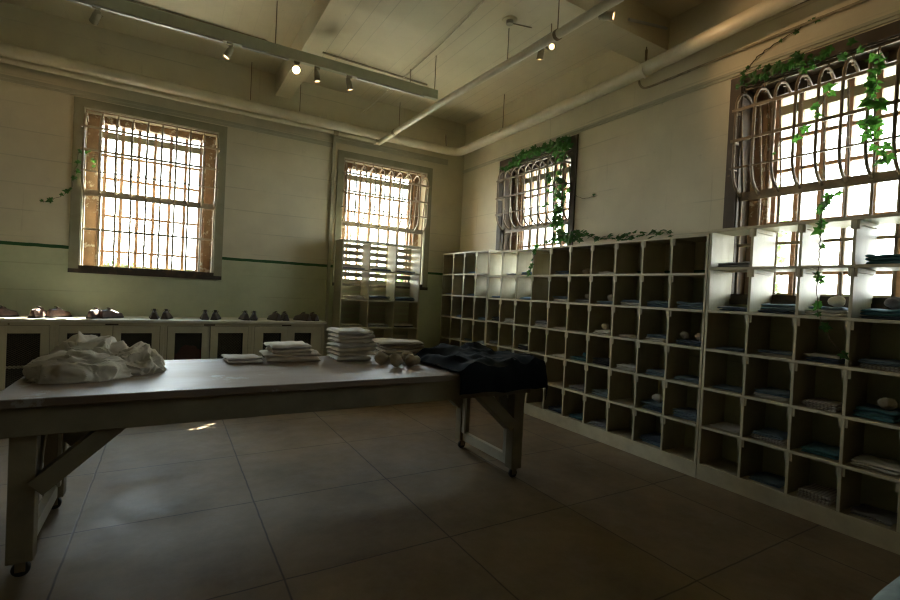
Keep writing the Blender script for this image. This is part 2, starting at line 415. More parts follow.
labs = ['left window of the far wall over the cabinets', 'right window of the far wall behind the slatted shelf unit', 'smaller looking window of the right wall near the corner', 'large window at the right edge of the photo']
clabs = ['barred cage over the left window of the far wall above the cabinets', 'barred cage over the far wall window behind the slatted shelf unit',
         'curved bar cage over the right wall window near the corner, ivy on its right side', 'curved bar cage over the large window at the right edge, green ivy hanging in it']
for i, (x, y, rz) in enumerate(places):
    a = w1 if i == 0 else copy_tree(w1); a.name = 'window_%d' % (i+1)
    a.location = (x, y, 0); a.rotation_euler.z = rz; a['label'] = labs[i]; a['kind'] = 'structure'
    if i > 1: recolour(a, ('window_trim', 'window_head', 'reveal_lining'), M['shadeframe'])
    c = cage if i == 0 else copy_tree(cage)
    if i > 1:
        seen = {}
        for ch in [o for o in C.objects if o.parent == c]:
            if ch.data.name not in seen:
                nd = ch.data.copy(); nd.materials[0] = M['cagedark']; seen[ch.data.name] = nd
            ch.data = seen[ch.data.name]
    c.location = (x, y, 0); c.rotation_euler.z = rz; tag(c, clabs[i], 'security bars', 'security cages on the windows')

# ------------------------------------------------------------------ cloth helpers
def slab(bm, cx, cy, z, w, d, t, seed, rot=0, wav=.006, nx=18, ny=16, droop=0):
    """one folded layer with rounded folds and wavy faces, bottom at z; returns top height"""
    ca, sa = math.cos(rot), math.sin(rot)
    def pr(u): u = abs(2*u-1); return max(0, 1-u**10)**.5
    def P(i, j, s):
        u, v = .5-.5*math.cos(PI*i/nx), .5-.5*math.cos(PI*j/ny)
        u, v = .55*u+.45*i/nx, .55*v+.45*j/ny
        k = min(pr(u), pr(v)); e = noise.noise(V((u*3+seed*7.3, v*3, seed*1.7)))
        ex = 1 + .05*noise.noise(V((v*2.2, seed*3.1, 4)))
        x = (u-.5)*w*ex; y = (v-.5)*d*(1+.05*noise.noise(V((u*2.4, seed*5.1, 9))))
        zz = z + t/2 + s*t/2*k + wav*e*(.4+.6*(s > 0)) - droop*max(0, abs(2*u-1)-.5)
        return V((cx+x*ca-y*sa, cy+x*sa+y*ca, max(zz, z)))
    top = {}; bot = {}
    for i in range(nx+1):
        for j in range(ny+1):
            top[i,j] = bm.verts.new(P(i,j,1))
            bot[i,j] = top[i,j] if i in (0,nx) or j in (0,ny) else bm.verts.new(P(i,j,-1))
    for i in range(nx):
        for j in range(ny):
            bm.faces.new((top[i,j],top[i+1,j],top[i+1,j+1],top[i,j+1]))
            q = (bot[i,j+1],bot[i+1,j+1],bot[i+1,j],bot[i,j])
            if len(set(q)) == 4 and not all(v in top.values() for v in q): bm.faces.new(q)
            elif len(set(q)) == 4:
                try: bm.faces.new(q)
                except ValueError: pass
def garment(name, w, d, t, layers, seed, m, label, cat, group, loc, rz=0, wav=.006):
    rnd = random.Random(seed); b = bm_()
    th = t/layers
    for k in range(layers):
        slab(b, rnd.uniform(-.008,.008), rnd.uniform(-.008,.008), k*th, w*rnd.uniform(.92,1), d*rnd.uniform(.92,1), th*1.02, seed+k*.37, rnd.uniform(-.05,.05), wav)
    o = obj(name, b, m, smooth=True); o.location = loc; o.rotation_euler.z = rz
    return tag(o, label, cat, group)
def roll(name, r, ln, m, seed, label, cat, group, loc, rz=0):
    b = bm_(); n, k = 20, 12
    rings = []
    for i in range(n+1):
        u = i/n; x = (u-.5)*ln; pr = max(0, 1-abs(2*u-1)**2.6)**.5
        ring = []
        for j in range(k*2):
            a = 2*PI*j/(k*2)
            q = noise.noise(V((x*22+seed, math.cos(a)*1.6, math.sin(a)*1.6)))
            q2 = 1-abs(noise.noise(V((x*45+seed*2, math.cos(a)*2.6, math.sin(a)*2.6))))*2
            rr = r*max(pr, .18)*(.95+.28*q+.08*q2) + .004*math.sin(a*2+x*40)
            ring.append(b.verts.new((x, rr*math.cos(a), r*.94+rr*math.sin(a)*.94)))
        rings.append(ring)
    for a_, c_ in zip(rings, rings[1:]):
        for j in range(k*2): b.faces.new((a_[j], a_[(j+1)%(k*2)], c_[(j+1)%(k*2)], c_[j]))
    b.faces.new(rings[0][::-1]); b.faces.new(rings[-1])
    z0 = min(v.co.z for v in b.verts)
    for v in b.verts: v.co.z -= z0
    o = obj(name, b, m, smooth=True); o.location = loc; o.rotation_euler.z = rz
    return tag(o, label, cat, group)
def heap(rx, ry, h, seed, p=1.0, sub=6, amp=.22, offs=(0,0)):
    """crumpled sheet: ridged folds on a low mound"""
    b = bm_(); bmesh.ops.create_icosphere(b, subdivisions=sub, radius=1)
    S = seed*13.7
    for v in b.verts:
        c = v.co.copy()
        w = V((noise.noise(c*1.3+V((S,0,0))), noise.noise(c*1.3+V((0,S,3))), noise.noise(c*1.3+V((5,0,S)))))*.75
        q = c*1.25 + w + V((S, S*.3, 0))
        def sa(x): return math.sqrt(x*x+.0035)
        r1 = 1-sa(noise.noise(q*1.15))*2.4
        r2 = 1-sa(noise.noise(q*2.6+V((9,9,9))))*2.2
        r3 = 1-abs(noise.noise(q*5.5+V((3,7,1))))*2.2
        d = 1 + amp*(r1*1.0-.35) + amp*.30*(r2-.4) + amp*.10*(r3-.4)
        n = c*d
        lump = 1 + .28*noise.noise(V((c.x*1.4+S, c.y*1.4, 7)))
        z = n.z*h*lump
        fl = -.10*h
        flat = 1.0
        if n.z < 0: flat = 1+.10*min(1, -n.z*2)
        v.co = V((n.x*rx*flat, n.y*ry*flat, max(z, fl)))
    z0 = min(v.co.z for v in b.verts)
    for v in b.verts: v.co.z -= z0
    return b

# ------------------------------------------------------------------ pigeonhole racks on the right
XS, XK = 3.98, 4.325
T_ = .020
def pale_edges(o, axis=0):
    """colours the board edges facing the room paler than the boards"""
    o.data.materials.append(M['edge'])
    for p in o.data.polygons:
        if p.normal[axis] < -.6: p.material_index = 1
    return o
def make_rack(label, ys, zs, name='pigeonhole_rack', back_z=None):
    """ys: divider centre lines from far to near, zs: shelf tops from bottom to top"""
    r = thing(name, label, 'storage rack', (XS, min(ys), 0), 0, 'pigeonhole racks along the right wall')
    ox, oy = XS, min(ys); D = XK-XS
    zt, zb = zs[-1], zs[0]
    y0, y1 = min(ys)-oy, max(ys)-oy
    for i, y in enumerate(ys):
        b = bm_(); end = i in (0, len(ys)-1)
        yy = y-oy + (T_/2 if i == len(ys)-1 else -T_/2 if i == 0 else 0)
        bx(b, 0, D, yy-T_/2, yy+T_/2, 0 if end else zb, zt-T_)
        pale_edges(obj('side_panel' if end else 'divider', b, M['rack'], r, bevel=.0015))
    for j, z in enumerate(zs):
        b = bm_(); e = .0 if j < len(zs)-1 else 0
        bx(b, -.004, D-.002, y0+T_*(j < len(zs)-1)*1.0, y1-T_*(j < len(zs)-1)*1.0, z-.022, z)
        pale_edges(obj('top_board' if j == len(zs)-1 else 'shelf_board', b, M['rack'], r, bevel=.0015))
    b = bm_(); bx(b, -.002, .018, y0, y1, 0, zb-.022); obj('base_board', b, M['edge'], r)
    cb = bm_()
    for s in (-1, 1):
        a, c = sorted((s*T_/2, s*(T_/2+.016))); bx(cb, .004, D-.03, a, c, -.030, 0)
        bx(cb, .004, .022, a, c, -.060, -.030)
    first = None
    for j, z in enumerate(zs[1:], 1):
        for i, y in enumerate(ys[1:-1], 1):
            if first is None: c = first = pale_edges(obj('cleat', cb, M['rack'], r))
            else: c = first.copy(); C.objects.link(c); c.parent = r
            c.location = (0, y-oy, z-.0225)
    return r
yA = [6.94-.333*i for i in range(5)]; yA[4] = 5.612
yBs = [5.605, 5.289, 4.962, 4.644, 4.322, 3.995, 3.668, 3.345, 3.022, 2.708, 2.365]
yCs = [2.358, 2.012, 1.675, 1.358, 1.045, .725, .40]
zA = [.12, .43, .765, 1.115, 1.470, 1.812, 2.155]
zB = [.135, .462, .800, 1.130, 1.458, 1.780, 2.118]
zC_ = [.135, .462, .795, 1.130, 1.462, 1.825, 2.150]
make_rack('narrow four-column pigeonhole rack in the far right corner', yA, zA)
make_rack('long ten-column cream pigeonhole rack below the small right window', yBs, zB)
make_rack('open-backed pigeonhole rack in front of the large right window', yCs, zC_)
ORD = ['first','second','third','fourth','fifth','sixth','seventh','eighth','ninth','tenth']
cname = {'white':'white','cream':'cream','beige':'beige','blue':'light blue','teal':'teal','darkblue':'dark blue','grey':'grey','black':'black','striped':'striped white'}
def cell_items(ys, zs, cells, where, seed0):
    for (row, col), items in cells.items():
        ya, yb = ys[col-1], ys[col]; yc = (ya+yb)/2; wv = abs(ya-yb)-.05
        z = zs[-1-row]+.001
        place = '%s row, %s column, %s' % (ORD[row-1], ORD[col-1], where)
        top = z; n = 0
        for it in items:
            sd = seed0+row*17+col*3+n*.5; rnd = random.Random(sd)
            if it[0] == 'roll':
                c = it[1]; r_ = it[2] if len(it) > 2 else .038
                off = it[3] if len(it) > 3 else rnd.uniform(-.05, .05)
                roll('sock_bundle', r_, r_*2.5, CL[c], sd, '%s rolled bundle, %s' % (cname.get(c, 'beige'), place), 'socks', 'rolled bundles in the pigeonholes',
                     (XS+.10+rnd.uniform(0,.04), yc+off, top), PI/2+rnd.uniform(-.5,.5))
            else:
                c, t = it[0], it[1]; ly = it[2] if len(it) > 2 else 2
                w2 = min(wv, .27)*rnd.uniform(.80,.97)
                garment('folded_garment', .27*rnd.uniform(.9,1.), w2, t, ly, sd, CL[c], '%s folded garment%s, %s' % (cname[c], '' if n == 0 else ' on top', place),
                        'clothes', 'folded clothes in the pigeonholes', (XS+.165, yc+rnd.uniform(-.012,.012), top), rnd.uniform(-.04,.04), wav=min(.010, t*.35))
                top += t+.002
            n += 1
R = 'roll'
cellsA = {(1,3):[('blue',.03)], (2,1):[('blue',.02)], (2,3):[('blue',.03)], (3,1):[('grey',.02)], (3,2):[('darkblue',.025)], (3,4):[('blue',.035)],
          (4,3):[('blue',.03)], (4,4):[('grey',.03)], (5,2):[('darkblue',.03)], (5,4):[('grey',.03)]}
cellsB = {(1,2):[('grey',.025)], (1,3):[('blue',.04)], (1,5):[('darkblue',.045)], (1,6):[(R,'beige',.035,.0)], (1,7):[('white',.03)],
          (2,1):[('blue',.025)], (2,3):[('blue',.03)], (2,5):[('white',.03),('blue',.03)], (2,6):[('grey',.04),(R,'beige',.032)], (2,7):[('blue',.03),(R,'beige',.04)],
          (2,8):[('white',.03),('blue',.025)], (2,9):[('blue',.06,3)], (2,10):[('blue',.06,3)],
          (3,1):[('black',.05)], (3,2):[('white',.05,3)], (3,4):[('white',.03),('grey',.04)], (3,5):[('cream',.02)], (3,7):[('white',.05,3),(R,'beige',.035)],
          (3,8):[('cream',.025)], (3,9):[('white',.03),('blue',.03)], (3,10):[('darkblue',.045),(R,'beige',.035,-.07),(R,'beige',.035,.06)],
          (4,1):[('grey',.04)], (4,3):[('black',.05),('white',.015)], (4,5):[('white',.02)], (4,6):[('teal',.035),(R,'teal',.03)], (4,7):[('black',.06,3)],
          (4,8):[('white',.045,3)], (4,9):[('blue',.045)], (4,10):[('blue',.035)],
          (5,6):[('grey',.04)], (5,7):[('blue',.055,3)], (5,9):[('darkblue',.05),('blue',.02),(R,'white',.04,.0)], (5,10):[('blue',.07,3)],
          (6,5):[('darkblue',.04)], (6,6):[('teal',.035)], (6,7):[('grey',.04)], (6,9):[('blue',.035),('darkblue',.03)]}
cellsC = {(1,1):[('grey',.045)], (1,4):[('teal',.07,3)], (2,1):[('darkblue',.035)], (2,2):[('darkblue',.025),('blue',.045)],
          (2,3):[('white',.045),('blue',.02),(R,'white',.04,-.04)], (2,4):[('darkblue',.02),('teal',.045),(R,'grey',.042,-.04)], (1,5):[('teal',.06)], (2,5):[('blue',.05)],
          (3,1):[('blue',.02)], (3,2):[('cream',.018),('blue',.018)], (3,3):[('darkblue',.035),('white',.015)], (3,4):[('striped',.03),('blue',.03)],
          (4,1):[('blue',.02)], (4,2):[('white',.03),('blue',.03)], (4,3):[('striped',.05,4)], (4,4):[('teal',.07,3),(R,'beige',.04,-.03)],
          (5,1):[('white',.02)], (5,2):[('striped',.035),('blue',.03)], (5,3):[('teal',.05)], (5,4):[('white',.05,3)], (5,5):[('blue',.04)],
          (6,2):[('blue',.03)], (6,3):[('striped',.06,4)], (6,4):[('grey',.03)]}
cell_items(yA, zA, cellsA, 'corner rack', 100)
cell_items(yBs, zB, cellsB, 'long middle rack', 300)
cell_items(yCs, zC_, cellsC, 'rack below the big window', 700)

# ------------------------------------------------------------------ slatted shelf unit in front of the far window
r = thing('slatted_shelf_unit', 'open cream shelf unit with slatted back standing before the far window', 'shelf unit', (2.12, 6.60, 0))
SWd, SD = 1.27, .33
zs = [.10, .50, .925, 1.337, 1.775, 2.20]
for k, x in enumerate([.01, .425, .845, SWd-.01]):
    b = bm_(); bx(b, x-.01, x+.01, 0, SD, 0 if k in (0,3) else zs[0], 2.178)
    obj('side_panel' if k in (0,3) else 'divider', b, M['cab'], r, bevel=.0015)
for j, z in enumerate(zs):
    b = bm_(); bx(b, .02 if j < 5 else 0, SWd-.02 if j < 5 else SWd, -.004, SD, z-.022, z); obj('shelf_board' if j < 5 else 'top_board', b, M['cab'], r, bevel=.0015)
for j in range(5):
    h = (zs[j+1]-zs[j]-.022)
    for k in range(4):
        zc = zs[j] + h*(k+.42)/4 + .012
        b = bm_(); bx(b, .0, SWd, SD, SD+.012, zc-h*.068-.006, zc+h*.068+.006); obj('back_slat', b, M['cab'], r)
b = bm_(); bx(b, .02, SWd-.02, 0, .018, 0, zs[0]-.022); obj('base_board', b, M['rack'], r)
sl = {(1,1):[('grey',.025)], (1,2):[('darkblue',.03)], (1,3):[('darkblue',.025)], (2,1):[('cream',.05,3)], (2,2):[('beige',.025),('darkblue',.03)], (2,3):[('darkblue',.02),('blue',.035)],
      (3,1):[('cream',.04)], (3,2):[('grey',.045)], (3,3):[('black',.02),('white',.03)]}
for (row, col), items in sl.items():
    xc = 2.12+[.217,.635,1.05][col-1]; z = zs[5-row]+.001; n = 0
    for it in items:
        sd = 900+row*11+col*3+n
        garment('folded_garment', .32, .24, it[1], it[2] if len(it) > 2 else 2, sd, CL[it[0]], '%s folded garment%s, %s shelf down, %s column, slatted unit' % (cname[it[0]], ' on top' if n else '', ORD[row-1], ORD[col-1]),
                'clothes', 'folded clothes on the slatted shelf unit', (xc, 6.76, z), 0, wav=.007)
        z += it[1]+.002; n += 1

# ------------------------------------------------------------------ cabinets under the left window
YC = 6.42
def expanded_mesh(x0, x1, z0, z1, y):
    """diamond wire grille clipped to the door opening"""
    b = bm_(); dx, dz, t = .034, .020, .0028
    nx, nz_ = int((x1-x0)/dx)+1, int((z1-z0)/dz)+1
    for i in range(nx):
        for j in range(nz_):
            x, z = x0+i*dx, z0+j*dz
            for s in (1, -1):
                a = (x, y, z if s == 1 else z+dz); c = (x+dx, y, z+dz if s == 1 else z)
                if c[0] > x1+.004 or max(a[2], c[2]) > z1+.004: continue
                beam(b, a, c, t, t, (0, 1, 0))
    return b
def make_cabinet(x0, x1, split, meshes, label, open_right=0, red=False):
    r = thing('mesh_door_cabinet', label, 'cabinet', (x0, YC, 0), 0, 'low mesh-door cabinets along the far wall')
    w = x1-x0; D = YB-YC-.05; st = .035; zt, zb, zd0, zd1 = .985, .0, .07, .948
    b = bm_()
    bx(b, 0, .02, 0, D, 0, zt); bx(b, w-.02, w, 0, D, 0, zt); bx(b, .02, w-.02, D-.012, D, 0, zt)
    bx(b, .02, w-.02, .03, D-.012, .055, .075); bx(b, .02, w-.02, .03, D-.012, .50, .518)
    obj('body', b, M['cab'], r)
    b = bm_(); bx(b, .0, st, -.016, 0, 0, zt); bx(b, w-st, w, -.016, 0, 0, zt); bx(b, st, w-st, -.016, 0, zd1+.004, zt); bx(b, st, w-st, -.016, 0, 0, zd0-.004)
    obj('face_frame', b, M['cab'], r, bevel=.001)
    b = bm_(); bx(b, .02, w-.02, .10, .105, .08, zt-.02); obj('interior_shade_sheet', b, M['dark'], r)  # near-black sheet standing in for the shade inside the cabinet
    ds = [(st+.004, split-x0-.003), (split-x0+.003, w-st-.004)]
    for k, (a, c) in enumerate(ds):
        m0, m1 = meshes[k][0]-x0, meshes[k][1]-x0
        mz0, mz1 = .22, .868
        b = bm_(); y0, y1 = -.020, -.001
        bx(b, a, m0, y0, y1, zd0, zd1); bx(b, m1, c, y0, y1, zd0, zd1); bx(b, m0, m1, y0, y1, mz1, zd1); bx(b, m0, m1, y0, y1, zd0, mz0)
        d = obj('door', b, M['cab'], r, bevel=.0012)
        g = obj('mesh_panel', expanded_mesh(m0-.005, m1+.005, mz0, mz1, -.006), M['mesh'], d)
        b = bm_(); kx = (c-.022) if k == 0 else (a+.022)
        lathe(b, [(.004, 0), (.004, .014), (.011, .018), (.012, .026), (.006, .031)], 12, Matrix.Translation((kx, -.020, .52)) @ Matrix.Rotation(PI/2, 4, 'X'))
        obj('knob', b, M['rod'], d, smooth=True)
        if k == 1 and open_right:
            # door stands ajar: turn it about its right edge
            piv = V((c, 0, 0)); d.location = piv - Matrix.Rotation(-open_right, 3, 'Z') @ piv; d.rotation_euler.z = -open_right
    b = bm_(); bx(b, (split-x0)-.07, (split-x0)+.05, -.0172, -.0161, .958, .974); obj('faded_label', b, M['sill'], r)
    if red:
        b = heap(.15, .02, .16, 5.5, sub=4)
        for v in b.verts: v.co += V((.28, .065, .52))
        obj('red_cloth_inside', b, M['redcloth'], r, smooth=True)
    return r
# faded stencil patches on the cabinet rails
make_cabinet(-1.985, -1.016, -1.50, [(-1.86,-1.60),(-1.391,-1.126)], 'mesh-door cabinet at the left edge of the photo')
make_cabinet(-1.014, -.027, -.511, [(-.91,-.62),(-.436,-.142)], 'mesh-door cabinet behind the crumpled white laundry')
make_cabinet(-.025, .923, .457, [(.088,.370),(.544,.828)], 'mesh-door cabinet with something red inside its left door', red=True)
make_cabinet(.925, 1.854, 1.362, [(1.066,1.288),(1.462,1.68)], 'mesh-door cabinet at the right end of the row, right door ajar', open_right=.05)
b = bm_(); bx(b, -2.6, 1.875, YC-.045, YB-.002, .987, 1.022); o = obj('cabinet_worktop', b, M['cabtop'], bevel=.004)
tag(o, 'long cream worktop over the mesh-door cabinets, lit by the window', 'worktop')
b = bm_(); lathe(b, [(.003,0),(.003,.02),(.009,.024),(.009,.03)], 10, Matrix.Translation((-1.372, YC-.016, .966)) @ Matrix.Rotation(PI/2, 4, 'X'))
tag(obj('screw_hook', b, M['rod']), 'small dark hook on the rail of the leftmost cabinet', 'hook')

# shoes -------------------------------------------------------------
def make_shoe(m):
    r = thing('leather_shoe', '', 'shoe')
    secs = [(-.135,.020,.050,.030),(-.128,.030,.068,.034),(-.105,.036,.080,.036),(-.07,.037,.084,.037),(-.035,.037,.086,.038),(0,.040,.082,.040),(.035,.046,.066,.045),(.07,.050,.052,.050),(.10,.047,.046,.047),(.125,.036,.040,.036),(.14,.018,.030,.02)]
    b = bm_(); n = 14; rings = []
    for x, wt, h, wb in secs:
        ring = []
        for k in range(n):
            a = -.15 + (PI+.3)*k/(n-1)
            ring.append(b.verts.new((x, math.cos(a)*wb*(1 if math.sin(a) < .3 else .86), .018+max(0, math.sin(a))*h)))
        rings.append(ring)
    for i, (p, q) in enumerate(zip(rings, rings[1:])):
        for k in range(n-1):
            if 1 <= i <= 3 and 5 <= k <= 7: continue       # foot opening
            b.faces.new((p[k], p[k+1], q[k+1], q[k]))
        b.faces.new((p[n-1], p[0], q[0], q[n-1]))
    b.faces.new(rings[0]); b.faces.new(rings[-1][::-1])
    u = obj('upper', b, m, r, smooth=True)
    md = u.modifiers.new('thick', 'SOLIDIFY'); md.thickness = .004; md.offset = -1
    b = bm_(); pts = []
    for s in (-1, 1):
        seq = secs if s == 1 else secs[::-1]
        for x, wt, h, wb in seq: pts.append((x*1.03, s*(wb+.005)))
    f = b.faces.new([b.verts.new((x, y, 0)) for x, y in pts]); e = bmesh.ops.extrude_face_region(b, geom=[f])
    for v in e['geom']:
        if isinstance(v, bmesh.types.BMVert): v.co.z += .018
    obj('sole', b, M['sole'], r, bevel=.002)
    b = bm_(); bx(b, -.135, -.075, -.034, .034, -.0, .001)
    b.free()
    b = bm_()
    for k in range(4):
        x = -.012+k*.017; z = .104-k*.010
        tube(b, [(x,-.024,z-.012),(x+.003,-.010,z),(x,.010,z),(x+.003,.024,z-.012)], .0022, 6)
    tube(b, smoothpath([(-.012,-.01,.100),(-.02,-.028,.108),(-.012,-.036,.090)],3), .0018, 6); tube(b, smoothpath([(-.012,.01,.100),(-.022,.026,.110),(-.012,.038,.088)],3), .0018, 6)
    obj('laces', b, M['lace'], r, smooth=True)
    b = bm_(); slab(b, -.022, 0, .095, .05, .034, .006, 3, 0, .0); 
    for v in b.verts: v.co.z += (-v.co.x)*.45
    obj('tongue', b, m, r, smooth=True)
    return r
s1 = make_shoe(M['leather']); s2 = make_shoe(M['leather_dark']); index_kids()
plab = ['brown shoe of the sunlit pair at the left edge of the photo', 'brown shoe of the second pair from the left end, in sunlight',
        'brown shoe of the overlapping sunlit pair right of the laundry peak', 'dark shoe of the pair below the middle of the left window',
        'dark shoe of the pair below the right edge of the left window', 'dark shoe of the pair left of the window-side stack, fourth pair from right',
        'dark shoe of the second pair from the right end of the worktop', 'dark shoe of the pair at the right end of the worktop']
pairs = [(-1.58,-1.46,1.1,0),(-1.165,-1.02,1.1,0),(-.665,-.55,.95,0),(-.13,-.005,1.5,1),(.405,.525,1.45,1),(.86,.975,1.55,1),(1.23,1.35,1.75,1),(1.595,1.72,2.0,1)]
plab[3] = 'dark shoe of the pair below the left window middle'
plab[5] = 'dark shoe of the third pair from the right end of the worktop'
used = set()
for i, (xa, xb, a, k) in enumerate(pairs):
    for j, x in enumerate((xa, xb)):
        src = (s1, s2)[k]
        o = src if k not in used else copy_tree(src); used.add(k)
        o.location = (x, 6.60+(j*.045 if i in (1,2) else 0)-.02*(i == 2), 1.0225); o.rotation_euler.z = a+(-.10 if j else .10)
        tag(o, ('left ' if j == 0 else 'right ')+plab[i], 'shoe', 'shoes lined up on the worktop')

# ------------------------------------------------------------------ table
TX0, TX1, TY0, TY1, TZ = -.70, 2.66, 2.93, 4.06, .90
r = thing('work_table', 'large worn work table on casters carrying the laundry', 'table', ((TX0+TX1)/2, (TY0+TY1)/2, 0))
ox, oy = (TX0+TX1)/2, (TY0+TY1)/2
def tb(name, boxes, m, bev=.003):
    b = bm_()
    for x0, x1, y0, y1, z0, z1 in boxes: bx(b, x0-ox, x1-ox, y0-oy, y1-oy, z0, z1)
    return obj(name, b, m, r, bevel=bev)
tb('tabletop', [(TX0, TX1, TY0, TY1, .856, TZ)], M['tabletop'], .004)
tb('apron', [(-.66, 2.58, 2.955, 2.985, .712, .855)], M['table']); tb('apron', [(-.66, 2.58, 3.985, 4.015, .712, .855)], M['table'])
tb('apron', [(-.66, -.63, 2.986, 3.984, .712, .855)], M['table']); tb('apron', [(2.55, 2.58, 2.986, 3.984, .712, .855)], M['table'])
zf = .085
for x0, x1 in ((-.628, -.525), (2.445, 2.548)):
    for y0, y1 in ((2.987, 3.077), (3.78, 3.87)):
        tb('leg', [(x0, x1, y0, y1, zf, .854)], M['table'])
    inner = 1 if x0 < 0 else -1
    xc = (x0+x1)/2
    tb('stretcher', [(xc-.022, xc+.022, 3.078, 3.779, zf+.005, zf+.085)], M['tablelight'])
    e = xc - .022 - .018 if inner == -1 else xc+.022
    # paler strips along the inner faces of the legs
    tb('leg_strip', [(e, e+.018, 3.078, 3.13, zf+.086, .40)], M['tablelight'], .001)
    tb('leg_strip', [(e, e+.018, 3.73, 3.779, zf+.086, .52)], M['tablelight'], .001)
    for y0 in (3.032, 3.825):
        b = bm_(); xi = x1 if inner == 1 else x0
        beam(b, (xi-ox-.0*inner, y0-oy, .44), (xi+inner*.40-ox, y0-oy, .80), .088, .11, (0, 1, 0)); 
        obj('diagonal_brace', b, M['table'], r, bevel=.002)
    b = bm_(); beam(b, (xc-ox, 3.10-oy, .44), (xc-ox, 3.36-oy, .79), .05, .09, (1, 0, 0)); obj('end_brace', b, M['table'], r)
    b = bm_(); beam(b, (xc-ox, 3.76-oy, .60), (xc-ox, 3.60-oy, .80), .05, .07, (1, 0, 0)); obj('end_brace', b, M['tablelight'], r)
    for y in (3.032, 3.825):
        b = bm_()
        lathe(b, [(.012,-.013),(.034,-.013),(.038,-.008),(.038,.008),(.034,.013),(.012,.013)], 18, Matrix.Translation((xc-ox, y-oy, .0385)) @ Matrix.Rotation(PI/2, 4, 'X'))
        cst = obj('caster', b, M['rubber'], r, smooth=True)
        b = bm_(); bx(b, xc-ox-.02, xc-ox+.02, y-oy-.022, y-oy-.016, .03, .083); bx(b, xc-ox-.02, xc-ox+.02, y-oy+.016, y-oy+.022, .03, .083); bx(b, xc-ox-.032, xc-ox+.032, y-oy-.03, y-oy+.03, .079, .0848)
        obj('fork', b, M['rod'], cst)

# laundry on the table
def put(b, name, m, loc, rz, label, cat, group=None):
    o = obj(name, b, m, smooth=True); o.location = loc; o.rotation_euler.z = rz; return tag(o, label, cat, group)
G = 'crumpled white laundry on the table'
put(heap(.235, .17, .125, 1.3, sub=6, amp=.22), 'crumpled_sheet', CL['sheet'], (-.43, 3.47, TZ), -.05, 'crumpled white sheet at the front left of the table', 'sheet', G)
put(heap(.20, .15, .20, 2.9, sub=6, amp=.22), 'crumpled_sheet', CL['sheet'], (-.40, 3.74, TZ), .1, 'crumpled white sheet forming the peak of the laundry heap', 'sheet', G)
put(heap(.145, .15, .135, 4.4, sub=6, amp=.22), 'crumpled_sheet', CL['sheet'], (-.155, 3.62, TZ), .4, 'smaller crumpled white sheet on the right side of the laundry heap', 'sheet', G)
def stack(x, y, w, d, ths, m_list, rz, where, seed, names=None):
    z = TZ+.001; n = len(ths)
    for k, t in enumerate(ths):
        rnd = random.Random(seed+k)
        pos = 'top' if k == n-1 else 'bottom' if k == 0 else ORD[k]+' from bottom'
        c = m_list[k % len(m_list)]
        garment('folded_cloth', w*rnd.uniform(.93,1.02), d*rnd.uniform(.92,1.), t, 1, seed+k*1.3, CL[c],
                '%s folded cloth, %s of the %s' % (cname[c], pos, where), 'folded cloth', 'folded cloths on the table', (x+rnd.uniform(-.012,.012), y+rnd.uniform(-.012,.012), z), rz+rnd.uniform(-.05,.05), wav=min(.014, t*.5))
        z += t+.003
stack(.875, 4.02-.14, .44, .30, [.040,.028], ['cream'], -.04, 'left stack on the table', 21)
stack(.835, 4.02-.14, .33, .27, [.030,.030,.032,.036], ['cream','white'], .02, 'upper pile set on the left stack', 31)
garment('folded_cloth', .26, .24, .048, 2, 77, CL['white'], 'single white folded cloth left of the left stack', 'folded cloth', 'folded cloths on the table', (.50, 3.87, TZ+.001), .12, wav=.012)
stack(1.345, 3.84, .34, .30, [.034,.030,.034,.032,.034,.034,.038], ['white','cream','cream'], .04, 'tall middle stack on the table', 51)
stack(1.80, 3.88, .42, .28, [.038,.036,.034,.034], ['beige','beige','beige','cream'], -.05, 'low beige right stack on the table', 71)
GS = 'rolled sock balls on the table'
roll('sock_ball', .048, .115, CL['sock'], 1, 'rolled beige sock ball nearest the tall stack, leftmost of four', 'socks', GS, (1.49, 3.52, TZ), .3)
roll('sock_ball', .052, .115, CL['sock'], 5, 'rolled beige sock ball at the very front of the four', 'socks', GS, (1.545, 3.36, TZ), 1.2)
roll('sock_ball', .048, .13, CL['sock'], 9, 'rolled beige sock ball beside the dark draped cloth, rightmost of four', 'socks', GS, (1.69, 3.36, TZ), .1)
roll('sock_ball', .046, .12, CL['sock'], 13, 'rolled beige sock ball at the back of the four, against the beige stack', 'socks', GS, (1.74, 3.56, TZ), .5)

